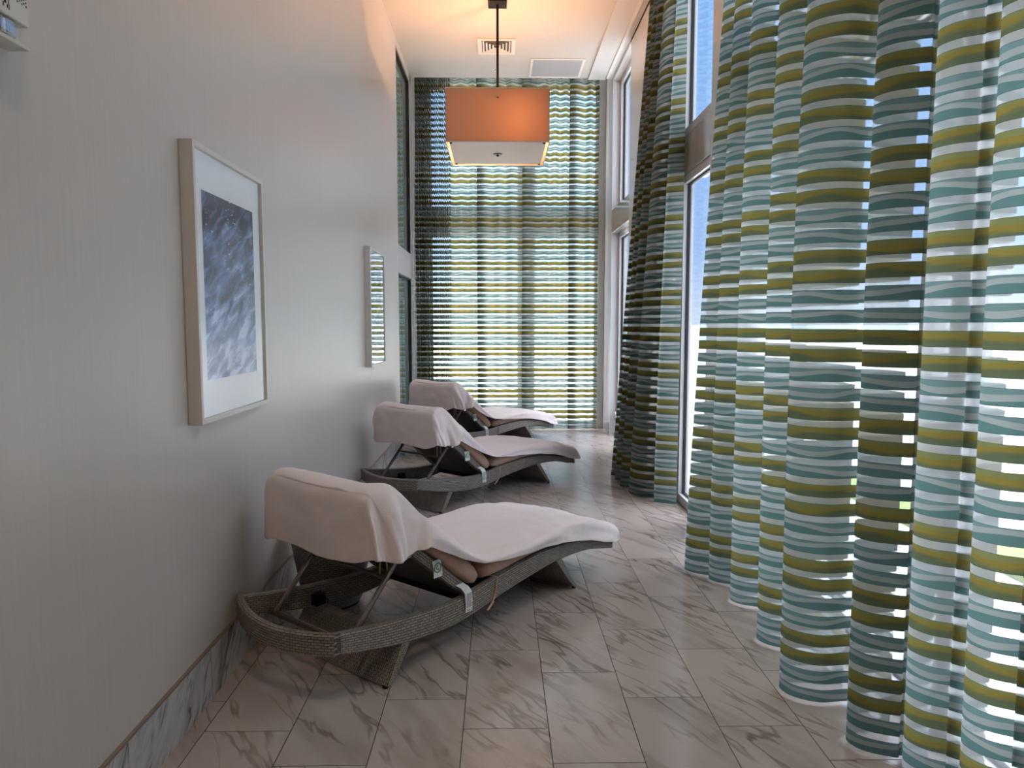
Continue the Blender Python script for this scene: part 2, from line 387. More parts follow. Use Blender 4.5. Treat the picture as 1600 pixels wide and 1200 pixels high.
# ------------------------------------------------------------------ the room
XL, XR, YE, ZC, YB = -1.12, 1.44, 9.80, 4.545, -3.0
sbox('floor', (XL - 0.2, YB - 0.2, -0.15), (XR + 0.22, YE + 0.22, 0.0), M['floor'])
sbox('ceiling', (XL - 0.2, YB - 0.2, ZC), (1.13, 9.27, ZC + 0.12), M['ceil'])
sbox('trim_1', (1.13, YB - 0.2, ZC - 0.018), (1.352, 9.27, ZC + 0.1), M['ceil2'])
# pocket above the curtains
sbox('trim_2', (XL - 0.2, 9.25, ZC + 0.30), (XR + 0.3, YE + 0.22, ZC + 0.36), M['ceil2'])
sbox('trim_3', (1.375, YB - 0.2, ZC - 0.018), (XR + 0.02, 9.27, ZC + 0.1), M['ceil2'])
sbox('trim_6', (1.30, YB - 0.2, ZC + 0.1), (XR + 0.3, 9.3, ZC + 0.14), M['gasket'])
sbox('trim_4', (XL - 0.2, 9.25, ZC + 0.1), (1.335, 9.27, ZC + 0.31), M['ceil2'])
sbox('wall_near', (XL - 0.2, YB - 0.2, 0), (XR + 0.25, YB, ZC + 0.2), M['ceil'])
# left wall: solid as far as the window
sbox('wall_left', (XL - 0.18, YB, 0), (XL, 8.0, ZC + 0.05), M['wall'])
sbox('wall_left_head', (XL - 0.18, 8.0, 4.47), (XL, 9.3, ZC + 0.36), M['ceil'])
sbox('baseboard_left', (XL - 0.01, YB, 0), (XL + 0.012, 8.0, 0.200), M['base'])
sbox('trim_5', (XL - 0.01, YB, 0.200), (XL + 0.013, 8.0, 0.207), M['trimb'])
# left window next to the end wall
w = empty('window_3', (XL, 8.65, 0), kind='structure')
def wbox(name, a, b, mat, par, off, **kw):
    return MB().box(a, b).build(name, mat, par, offset=off, **kw)
wo = (XL, 8.65, 0)
wbox('window_frame', (XL - 0.14, 9.17, 0), (XL, 9.40, 4.60), M['alu'], w, wo)
wbox('window_frame', (XL - 0.14, 8.0, 4.45), (XL - 0.01, 9.17, 4.50), M['alu'], w, wo)
wbox('transom', (XL - 0.14, 8.0, 2.02), (XL - 0.004, 9.17, 2.33), M['alu'], w, wo)
wbox('gasket', (XL - 0.065, 9.145, 0.05), (XL - 0.006, 9.17, 2.02), M['gasket'], w, wo)
wbox('gasket', (XL - 0.065, 9.145, 2.33), (XL - 0.006, 9.17, 4.46), M['gasket'], w, wo)
wbox('gasket', (XL - 0.065, 8.0, 4.43), (XL - 0.006, 9.15, 4.46), M['gasket'], w, wo)
wbox('gasket', (XL - 0.065, 8.0, 2.0), (XL - 0.006, 9.15, 2.025), M['gasket'], w, wo)
wbox('pane', (XL - 0.062, 8.0, 0.05), (XL - 0.045, 9.145, 2.0), M['greenglass'], w, wo)
wbox('pane', (XL - 0.062, 8.0, 2.33), (XL - 0.045, 9.145, 4.43), M['greenglass'], w, wo)
wbox('sill', (XL - 0.14, 8.0, 0.0), (XL, 9.17, 0.05), M['alu'], w, wo)
sbox('wall_left_pier', (XL - 0.18, 9.40, 0), (XL, YE + 0.2, ZC + 0.36), M['ceil'])

# right wall: piers, with windows between them
XO = XR + 0.20
piers = [(YB, 1.05), (2.33, 2.42), (4.48, 4.93), (5.72, 7.98), (9.20, YE + 0.2)]  # first pier: unseen stretch behind the camera, kept windowless to darken the foreground
for k, (a, b) in enumerate(piers):
    sbox('wall_right.%03d' % k if k else 'wall_right', (XR, a, 0), (1.545 if a == 5.72 else XO, b, ZC + 0.2), M['alu'])
sbox('wall_right_head', (XR, YB, 4.50), (XO, 9.2, ZC + 0.2), M['alu'])
def rwindow(idx, y0, y1, gx):
    """two stacked panes with frames, a transom panel between"""
    of = (XR, (y0 + y1) / 2, 0); w = empty('window_%d' % idx, of, kind='structure')
    fwid = 0.05
    for z0, z1 in ((0.0, 2.60), (2.89, 4.50)):
        MB().box((gx - 0.045, y0, z0), (gx + 0.03, y0 + fwid, z1)).box((gx - 0.045, y1 - fwid, z0), (gx + 0.03, y1, z1)) \
            .box((gx - 0.045, y0 + fwid, z0), (gx + 0.03, y1 - fwid, z0 + 0.07)).box((gx - 0.045, y0 + fwid, z1 - 0.06), (gx + 0.03, y1 - fwid, z1)).build('window_frame', M['alu'], w, offset=of, bevel=0.003)
        a0, a1, b0, b1 = y0 + fwid, y1 - fwid, z0 + 0.07, z1 - 0.06; g = 0.012
        MB().box((gx - 0.012, a0, b0), (gx + 0.01, a0 + g, b1)).box((gx - 0.012, a1 - g, b0), (gx + 0.01, a1, b1)) \
            .box((gx - 0.012, a0, b0), (gx + 0.01, a1, b0 + g)).box((gx - 0.012, a0, b1 - g), (gx + 0.01, a1, b1)).build('gasket', M['gasket'], w, offset=of)
        MB().box((gx - 0.004, a0 + g, b0 + g), (gx + 0.004, a1 - g, b1 - g)).build('pane', M['glass'], w, offset=of)
    MB().box((XR + 0.001, y0, 2.60), (XO, y1, 2.89)).build('transom', M['panel'], w, offset=of, bevel=0.004)
    return w, of
w1, o1 = rwindow(1, 7.98, 9.20, 1.58)
hm = MB().tube([(1.505, 9.135, 0.16), (1.505, 9.105, 0.18), (1.505, 9.105, 0.28), (1.505, 9.135, 0.30)], 0.007).box((1.495, 9.132, 0.14), (1.515, 9.15, 0.32))
hm.build('handle', M['steel'], w1, offset=o1, smooth=False)
rwindow(2, 4.93, 5.72, 1.50)
rwindow(4, 2.42, 4.48, 1.56); rwindow(5, 1.05, 2.33, 1.56)
# end wall
sbox('wall_far', (XL, YE, 0), (-0.96, YE + 0.2, ZC + 0.36), M['alu'])
sbox('wall_far.001', (0.30, YE, 0), (0.44, YE + 0.2, ZC + 0.36), M['alu'])
sbox('wall_far.002', (1.36, YE, 0), (XO, YE + 0.2, ZC + 0.36), M['alu'])
sbox('wall_far_head', (-0.96, YE, 4.62), (1.36, YE + 0.2, ZC + 0.36), M['alu'])
def ewindow(idx, x0, x1):
    of = ((x0 + x1) / 2, YE, 0); w = empty('window_%d' % idx, of, kind='structure')
    MB().box((x0, YE + 0.02, 2.68), (x1, YE + 0.2, 2.98)).build('transom', M['panel'], w, offset=of)
    for z0, z1 in ((0, 2.68), (2.98, 4.62)):
        MB().box((x0, YE + 0.05, z0), (x0 + 0.05, YE + 0.12, z1)).box((x1 - 0.05, YE + 0.05, z0), (x1, YE + 0.12, z1)).box((x0, YE + 0.05, z0), (x1, YE + 0.12, z0 + 0.06)).box((x0, YE + 0.05, z1 - 0.05), (x1, YE + 0.12, z1)).build('window_frame', M['alu'], w, offset=of)
        MB().box((x0 + 0.05, YE + 0.08, z0 + 0.06), (x1 - 0.05, YE + 0.088, z1 - 0.05)).build('pane', M['clear'], w, offset=of)
ewindow(8, -0.96, 0.30); ewindow(9, 0.44, 1.36)
# outside
tf = MB().box((XO + 0.0, YB, -0.12), (14.0, 30.0, -0.04)).box((XL - 2, YE + 0.22, -0.12), (XO, 30.0, -0.04)).build('terrace_floor', M['terrace'])
tag(tf, 'pale paved terrace outside the windows', 'terrace', kind='structure')
gs = MB().box((3.0, 2.0, -0.05), (3.45, 7.5, 0.03)).build('grass_strip', M['grass']); tag(gs, 'narrow strip of green grass on the terrace outside', 'grass', kind='stuff')
lw = MB().box((-60, -30, -0.9), (70, 90, -0.8)).build('lawn', M['lawn']); tag(lw, 'green lawn and sandy ground beyond the terrace', 'lawn', kind='structure')
sea = MB().box((-900, -300, -1.6), (1500, 2200, -1.2)).build('sea', M['sea']); tag(sea, 'pale blue sea reaching the horizon outside', 'sea', kind='structure')

# ------------------------------------------------------------------ curtains
def curtain(name, bottom, top, exps, ztop, zbot, label, group, rows=46, per=14, phase=0.0, ripple=0.004, seed=0):
    """bottom/top: matching control points (x, y) in plan; exps: how late each one leans"""
    n = len(bottom); cols = (n - 1) * per + 1; grid = []; U = [0.0]; pts = []
    for j in range(cols): pts.append(cat(bottom, j / per))
    for j in range(1, cols): U.append(U[-1] + math.dist(pts[j], pts[j - 1]))
    tp = [cat(top, j / per) for j in range(cols)]
    ex = [max(0.4, cat([(e,) for e in exps], j / per)[0]) for j in range(cols)]
    mb = MB(); vs = []
    for i in range(rows + 1):
        h = i / rows; z = zbot + (ztop - zbot) * h
        for j in range(cols):
            k = h ** ex[j]; x = pts[j][0] + (tp[j][0] - pts[j][0]) * k; y = pts[j][1] + (tp[j][1] - pts[j][1]) * (h ** 1.0)
            r = noise.noise(Vector((U[j] * 2.0 + seed, z * 0.55, seed * 3.1))) * ripple * 2.5
            vs.append((x + r * 0.7, y + r, z))
    fs = []; us = []
    for i in range(rows):
        z0 = zbot + (ztop - zbot) * i / rows; z1 = zbot + (ztop - zbot) * (i + 1) / rows
        for j in range(cols - 1):
            fs.append((i * cols + j, i * cols + j + 1, (i + 1) * cols + j + 1, (i + 1) * cols + j))
            us.append([(U[j] + phase, z0), (U[j + 1] + phase, z0), (U[j + 1] + phase, z1), (U[j] + phase, z1)])
    mb.add(vs, fs, us)
    o = mb.build(name, M['curtain'], smooth=True)
    return tag(o, label, 'curtain', group)

GR = None
# near curtain along the window wall: crests (towards the room) with a return near the glass between them
cre = [(1.084, 4.06, 1.2), (1.18, 3.90, 1.8), (1.205, 3.60, 3), (1.172, 3.13, 4), (1.102, 2.68, 4), (1.195, 2.335, 4), (1.26, 2.11, 4), (1.265, 1.85, 4), (1.25, 1.5, 4), (1.22, 1.15, 4)]
bt, tp, ex = [(1.36, 4.10)], [(1.385, 4.12)], [1.2]
for k, (x, y, e_) in enumerate(cre):
    if k == 0:
        bt += [(x + 0.04, y + 0.015)]; tp += [(1.37, y + 0.02)]; ex += [e_]
    last = k + 1 == len(cre); nx, ny, ne = cre[k + 1] if not last else (1.3, y - 0.35, 4)
    bt += [(x - 0.002, y - 0.025), (x + 0.028, y - 0.085), (x + 0.11, y - 0.125), (1.33, y - 0.115), (1.385, y - 0.165), (1.39, ny + 0.09), (1.375, ny + 0.045), (max(nx + 0.09, 1.30), ny + 0.03)]
    tp += [(1.31, y - 0.025), (1.315, y - 0.085), (1.335, y - 0.125), (1.36, y - 0.12), (1.38, y - 0.165), (1.385, ny + 0.09), (1.375, ny + 0.045), (1.35, ny + 0.03)]
    ex += [e_] * 6 + [ne] * 2
    if not last: bt += [(nx + 0.03, ny + 0.022)]; tp += [(1.325, ny + 0.02)]; ex += [ne]
curtain('curtain', bt, tp, ex, 4.515, 0.012, 'long striped sheer curtain in deep folds nearest the camera on the right', GR, per=7, rows=60, seed=2)

# far bundle between the two windows
pb = [(1.36, 6.72), (1.22, 6.74), (1.09, 6.70), (1.07, 6.62), (1.24, 6.58), (1.27, 6.53), (1.10, 6.50), (1.08, 6.42), (1.26, 6.37), (1.28, 6.31), (1.11, 6.28), (1.085, 6.18), (1.24, 6.12), (1.27, 6.06),
      (1.13, 6.02), (1.105, 5.93), (1.14, 5.83), (1.24, 5.76), (1.37, 5.74), (1.385, 5.68), (1.27, 5.66), (1.255, 5.61), (1.32, 5.575), (1.41, 5.54)]
pt = []
for k, (x, y) in enumerate(pb):
    pt.append((1.36 + (x - 1.24) * 0.22, 6.38 - (6.72 - y) * 0.80))
ebx = [1.0] * 19 + [1.6] * 5
curtain('curtain', pb, pt, ebx, 4.515, 0.012, 'narrow gathered bundle of striped curtain between the two uncovered window panes', GR, per=6, rows=46, phase=0.2, seed=5)

# end wall: gathered panel on the left, wide panel on the right
pl, plt = [], []
n = 36
for k in range(n):
    x = -1.105 + 0.455 * k / (n - 1); a = 0.062 if k % 2 else -0.058
    a *= 0.75 + 0.5 * random.random()
    pl.append((x + random.uniform(-0.008, 0.008), 9.63 + a * 0.8)); plt.append((x + random.uniform(-0.005, 0.005), 9.60 + a))
pl[-1] = (-0.642, 9.60); plt[-1] = (-0.642, 9.58)
curtain('curtain', pl, plt, [1] * n, 4.80, 0.02, 'darker tightly gathered striped curtain in the far left corner', GR, per=5, rows=46, phase=0.4, seed=8)
pr_, prt = [], []
xs = -0.652; k = 0
while xs < 1.335:
    a = 0.020 if k % 2 else -0.016
    wide = random.choice([0.055, 0.07, 0.085])
    if any(abs(xs - q) < 0.04 for q in (-0.30, 0.32, 0.93)):      # an overlapping pleat
        pr_ += [(xs, 9.665), (xs + 0.085, 9.655), (xs + 0.095, 9.64), (xs + 0.01, 9.632), (xs - 0.002, 9.615), (xs + 0.06, 9.603)]
        prt += [(xs, 9.675), (xs + 0.07, 9.665), (xs + 0.08, 9.645), (xs + 0.01, 9.63), (xs - 0.002, 9.605), (xs + 0.06, 9.59)]
        xs += 0.12; k = 0; continue
    pr_.append((xs, 9.635 + a)); prt.append((xs, 9.635 + a * 1.7)); xs += wide; k += 1
pr_.append((1.335, 9.64)); prt.append((1.31, 9.65))
curtain('curtain', pr_, prt, [1] * len(pr_), 4.80, 0.02, 'wide striped sheer curtain across the bright far end window', GR, per=6, rows=46, phase=0.9, seed=11)
for nm, a, b, lb in (('curtain_track', (1.345, 0.4, 4.5165), (1.380, 9.2, 4.527), 'white ceiling track over the window wall curtains'), ('curtain_track', (-1.1, 9.58, 4.81), (1.36, 9.69, 4.84), 'white ceiling track over the far end curtains')):
    tag(MB().box(a, b).build(nm, M['vent'], bevel=0.002), lb, 'curtain track')

# ------------------------------------------------------------------ pictures
def picture(y0, y1, z0, z1, label, full):
    of = (XL, (y0 + y1) / 2, z0); p = empty('framed_picture', of, label=label, cat='picture', group=None)
    x0, x1 = XL + 0.001, XL + 0.050; w = 0.019
    MB().box((x0, y0, z0), (x1, y0 + w, z1)).box((x0, y1 - w, z0), (x1, y1, z1)).box((x0, y0 + w, z0), (x1, y1 - w, z0 + w)).box((x0, y0 + w, z1 - w), (x1, y1 - w, z1)) \
        .build('frame', M['frame'], p, offset=of, bevel=0.0015)
    MB().box((x0 + 0.002, y0 + 0.003, z0 + 0.003), (x0 + 0.004, y1 - 0.003, z1 - 0.003)).build('backing', M['gasket'], p, offset=of)
    MB().box((x0 + 0.028, y0 + w, z0 + w), (x0 + 0.032, y1 - w, z1 - w)).build('mat_board', M['mat'], p, offset=of)
    my, mz = (0.10, 0.155); xa = x0 + 0.0325
    a0, a1, b0, b1 = y0 + my, y1 - my, z0 + mz, z1 - mz
    MB().add([(xa, a0, b0), (xa, a1, b0), (xa, a1, b1), (xa, a0, b1)], [(0, 1, 2, 3)], [[(0, 0), (a1 - a0, 0), (a1 - a0, b1 - b0), (0, b1 - b0)]]).build('print', M['art'], p, offset=of)
    xg = x0 + 0.040
    MB().box((xg, y0 + w, z0 + w), (xg + 0.002, y1 - w, z1 - w)).build('glazing', M['acrylic' if full else 'pglass'], p, offset=of)
picture(2.56, 3.30, 1.077, 2.087, 'framed blue sea picture with wide white mat on the left wall nearest the camera', True)
picture(5.985, 6.725, 1.08, 2.09, 'framed picture further down the left wall with curtain stripes mirrored in its glass', False)

# ------------------------------------------------------------------ fire alarm
of = (XL, 1.63, 2.02); fa = empty('fire_alarm', of, label='white wall fire alarm with clear strobe lens high in the upper left corner', cat='alarm')
MB().box((XL, 1.5580, 2.110), (XL + 0.052, 1.6990, 2.32)).build('housing', M['white'], fa, offset=of, bevel=0.004)
MB().box((XL, 1.5660, 2.068), (XL + 0.030, 1.6930, 2.110)).build('strobe_recess', M['white'], fa, offset=of, bevel=0.002)
MB().box((XL, 1.5580, 2.060), (XL + 0.050, 1.6990, 2.069)).build('lip', M['white'], fa, offset=of, bevel=0.002)
MB().box((XL + 0.030, 1.5980, 2.071), (XL + 0.052, 1.6580, 2.107)).build('strobe_lens', M['lens'], fa, offset=of, bevel=0.006, segs=3)
MB().tube([(XL + 0.041, 1.6250, 2.074), (XL + 0.041, 1.6250, 2.104)], 0.005).build('flash_tube', M['mat'], fa, offset=of)
hb = MB()
for i in range(11):
    for j in range(12):
        y = 1.6160 + i * 0.0072; z = 2.153 + j * 0.0080 + (i % 2) * 0.004
        if y < 1.6910: hb.box((XL + 0.0521, y, z), (XL + 0.0527, y + 0.0034, z + 0.0034))
hb.build('speaker_holes', M['hole'], fa, offset=of)
X = XL + 0.0521; q = -0.052
for bx in (((1.6220, 2.196), (1.6300, 2.203)), ((1.6270, 2.186), (1.6330, 2.198)), ((1.6220, 2.178), (1.6250, 2.187)), ((1.6355, 2.178), (1.6375, 2.186)), ((1.6410, 2.176), (1.6430, 2.201))):
    hb2 = MB().box((X, bx[0][0] - 0.010, bx[0][1] + q), (X + 0.0006, bx[1][0] - 0.010, bx[1][1] + q)); hb2.build('letter_stroke', M['hole'], fa, offset=of)

# ------------------------------------------------------------------ pendant lamp
LX, LY, HW = -0.012, 7.14, 0.475; zb, zt = 3.105, 3.585
of = (LX, LY, zb); la = empty('pendant_lamp', of, label='square orange beige pendant lamp on a black rod under the ceiling', cat='lamp')
th = 0.006
MB().box((LX - HW, LY - HW, zb), (LX + HW, LY - HW + th, zt)).box((LX - HW, LY + HW - th, zb), (LX + HW, LY + HW, zt)).box((LX - HW, LY - HW + th, zb), (LX - HW + th, LY + HW - th, zt)).box((LX + HW - th, LY - HW + th, zb), (LX + HW, LY + HW - th, zt)).build('lamp_shade', M['shade'], la, offset=of)
rim = MB()
for z in (zb - 0.003, zt - 0.006):
    for (a, b) in (((-HW - .003, -HW - .003), (HW + .003, -HW + .005)), ((-HW - .003, HW - .005), (HW + .003, HW + .003)), ((-HW - .003, -HW), (-HW + .005, HW)), ((HW - .005, -HW), (HW + .003, HW))):
        rim.box((LX + a[0], LY + a[1], z), (LX + b[0], LY + b[1], z + 0.009))
rim.build('rim', M['diffuser'], la, offset=of)
g = 0.028
df = MB().box((LX - HW + g, LY - HW + g, zb + 0.004), (LX + HW - g, LY + HW - g, zb + 0.010)).build('diffuser', M['diffuser'], la, offset=of)
for sx in (-1, 1):
    for sy in (-1, 1):
        MB().box((LX + sx * (HW - 0.045) - 0.011, LY + sy * (HW - 0.045) - 0.011, zb - 0.004), (LX + sx * (HW - 0.045) + 0.011, LY + sy * (HW - 0.045) + 0.011, zb + 0.004)).build('clip', M['bronze'], la, offset=of)
MB().cyl((LX, LY), 0.042, zb - 0.006, zb + 0.004).build('finial', M['strut'], la, offset=of)
MB().cyl((LX, LY), 0.012, zb - 0.02, zb - 0.006, 12).build('finial_knob', M['bronze'], la, offset=of)
MB().box((LX - 0.012, LY - 0.012, zb + 0.01), (LX + 0.012, LY + 0.012, ZC - 0.03)).build('rod', M['bronze'], la, offset=of)
MB().box((LX - 0.09, LY - 0.085, ZC - 0.032), (LX + 0.09, LY + 0.085, ZC - 0.0005)).build('canopy', M['bronze'], la, offset=of, bevel=0.002)
MB().box((LX - HW, LY - 0.008, zt - 0.09), (LX + HW, LY + 0.008, zt - 0.078)).box((LX - 0.008, LY - HW, zt - 0.09), (LX + 0.008, LY + HW, zt - 0.078)).build('spider', M['bronze'], la, offset=of)
MB().box((LX - 0.05, LY - 0.055, ZC - 0.0335), (LX - 0.035, LY - 0.02, ZC - 0.032)).build('canopy_slot', M['hole'], la, offset=of)
MB().box((LX + 0.035, LY - 0.055, ZC - 0.0335), (LX + 0.05, LY - 0.02, ZC - 0.032)).build('canopy_slot', M['hole'], la, offset=of)
for (x, y) in ((LX + 0.2, LY - 0.18), (LX - 0.22, LY + 0.16)):
    l = bpy.data.lights.new('bulb', 'POINT'); l.energy = 31; l.color = (1.0, 0.575, 0.29); l.shadow_soft_size = 0.05
    o = bpy.data.objects.new('bulb', l); COL.objects.link(o); o.location = (x, y, 3.33)

# ------------------------------------------------------------------ ceiling fittings
vx0, vx1, vy0, vy1 = -0.235, 0.185, 8.02, 8.46; of = ((vx0 + vx1) / 2, (vy0 + vy1) / 2, ZC)
va = empty('air_vent', of, label='square louvred air vent in the ceiling behind the lamp rod', cat='vent')
def ring(mb, x0, x1, y0, y1, w, z0, z1, drop=0.0):
    """square ring; inner edge lower by drop"""
    o_ = [(x0, y0), (x1, y0), (x1, y1), (x0, y1)]; i_ = [(x0 + w, y0 + w), (x1 - w, y0 + w), (x1 - w, y1 - w), (x0 + w, y1 - w)]
    vs = [(x, y, z0) for x, y in o_] + [(x, y, z0 - drop) for x, y in i_] + [(x, y, z1) for x, y in o_] + [(x, y, z1 - drop) for x, y in i_]
    fs = []
    for k in range(4):
        k2 = (k + 1) % 4
        fs += [(k, k2, 4 + k2, 4 + k), (8 + k, 12 + k, 12 + k2, 8 + k2), (k, 8 + k, 8 + k2, k2), (4 + k, 4 + k2, 12 + k2, 12 + k)]
    return mb.add(vs, fs)
MB().box((vx0 + 0.03, vy0 + 0.03, ZC - 0.003), (vx1 - 0.03, vy1 - 0.03, ZC - 0.0005)).build('duct_opening', M['ventdark'], va, offset=of)
ring(MB(), vx0, vx1, vy0, vy1, 0.045, ZC - 0.012, ZC - 0.001).build('frame', M['vent'], va, offset=of)
for k in range(4):
    q = 0.055 + k * 0.036
    ring(MB(), vx0 + q, vx1 - q, vy0 + q, vy1 - q, 0.018, ZC - 0.014, ZC - 0.011, -0.009).build('louver', M['vent'], va, offset=of)
px0, px1, py0, py1 = 0.375, 1.02, 8.60, 9.22; of = ((px0 + px1) / 2, (py0 + py1) / 2, ZC)
pa = empty('return_grille', of, label='large flat grey ceiling grille right of the air vent', cat='grille')
ring(MB(), px0, px1, py0, py1, 0.03, ZC - 0.008, ZC - 0.001).build('frame', M['vent'], pa, offset=of)
MB().box((px0 + 0.03, py0 + 0.03, ZC - 0.006), (px1 - 0.03, py1 - 0.03, ZC - 0.001)).build('grille_face', M['grille'], pa, offset=of)
sm_ = MB().cyl((-0.04, 8.95), 0.012, ZC - 0.03, ZC - 0.001, 12).cyl((-0.04, 8.95), 0.035, ZC - 0.006, ZC - 0.0005, 20).build('sprinkler', M['vent']); tag(sm_, 'small ceiling sprinkler behind the pendant rod', 'sprinkler')

# ------------------------------------------------------------------ sun loungers
WD = 0.65; OFF = (0.72, 0.325, 0.0)
TOP = [(-0.25, 0.305), (-0.05, 0.270), (0.18, 0.243), (0.38, 0.228), (0.52, 0.234), (0.70, 0.258), (0.90, 0.275), (1.05, 0.280), (1.20, 0.277), (1.36, 0.262), (1.55, 0.222), (1.76, 0.166)]
BOT = [(-0.25, 0.225), (-0.05, 0.175), (0.10, 0.147), (0.30, 0.124), (0.45, 0.125), (0.60, 0.143), (0.80, 0.170), (0.96, 0.185), (1.15, 0.198), (1.38, 0.192), (1.55, 0.170), (1.76, 0.122)]
def sm_tab(tab):
    res = []
    n = len(tab)
    for j in range((n - 1) * 4 + 1): res.append(cat(tab, j / 4))
    return res
TOPs, BOTs = sm_tab(TOP), sm_tab(BOT)
ztop = lambda s: interp(TOPs, s); zbot = lambda s: interp(BOTs, s)
def rrect(c, hw, z0, z1, r=0.010):
    """rounded rectangle in y,z at x=c[0], centred on y=c[1]"""
    x, y = c; pts = []
    for (cy, cz, a0) in ((y + hw - r, z1 - r, 0), (y - hw + r, z1 - r, 90), (y - hw + r, z0 + r, 180), (y + hw - r, z0 + r, 270)):
        for a in (0, 45, 90): t = math.radians(a0 + a); pts.append((x, cy + r * math.cos(t), cz + r * math.sin(t)))
    return pts
BA = math.atan2(0.51, 0.615)            # back rest angle
HX, HZ = 0.565, 0.215                   # hinge
BL = 0.80
def bp(d, off, y):
    """point d along the back rest, off above it"""
    return (HX - d * math.cos(BA) + off * math.sin(BA), y, HZ + d * math.sin(BA) + off * math.cos(BA))
def cushion(mb, stations, y0, y1, n=12):
    """puffy pad: stations = list of (lower point (x,z), upper point (x,z))"""
    secs = []; m = len(stations)
    for k, (lo, hi) in enumerate(stations):
        t = k / (m - 1); e_ = min(1, min(t, 1 - t) * m / 2.5) ; sh = 0.72 + 0.28 * math.sqrt(max(0, e_))
        sec = []
        ins = 0.02 * (1 - e_)
        cyy = (y0 + y1) / 2; hw = (y1 - y0) / 2 - ins
        for q in range(24):
            a = 2 * PI * q / 24; cx_ = math.copysign(abs(math.cos(a)) ** 0.22, math.cos(a)); cz_ = math.copysign(abs(math.sin(a)) ** 0.5, math.sin(a))
            f = 0.5 + 0.5 * cz_ * sh
            sec.append((lo[0] + (hi[0] - lo[0]) * f, cyy + hw * cx_, lo[1] + (hi[1] - lo[1]) * f))
        secs.append(sec)
    return mb.sections(secs)

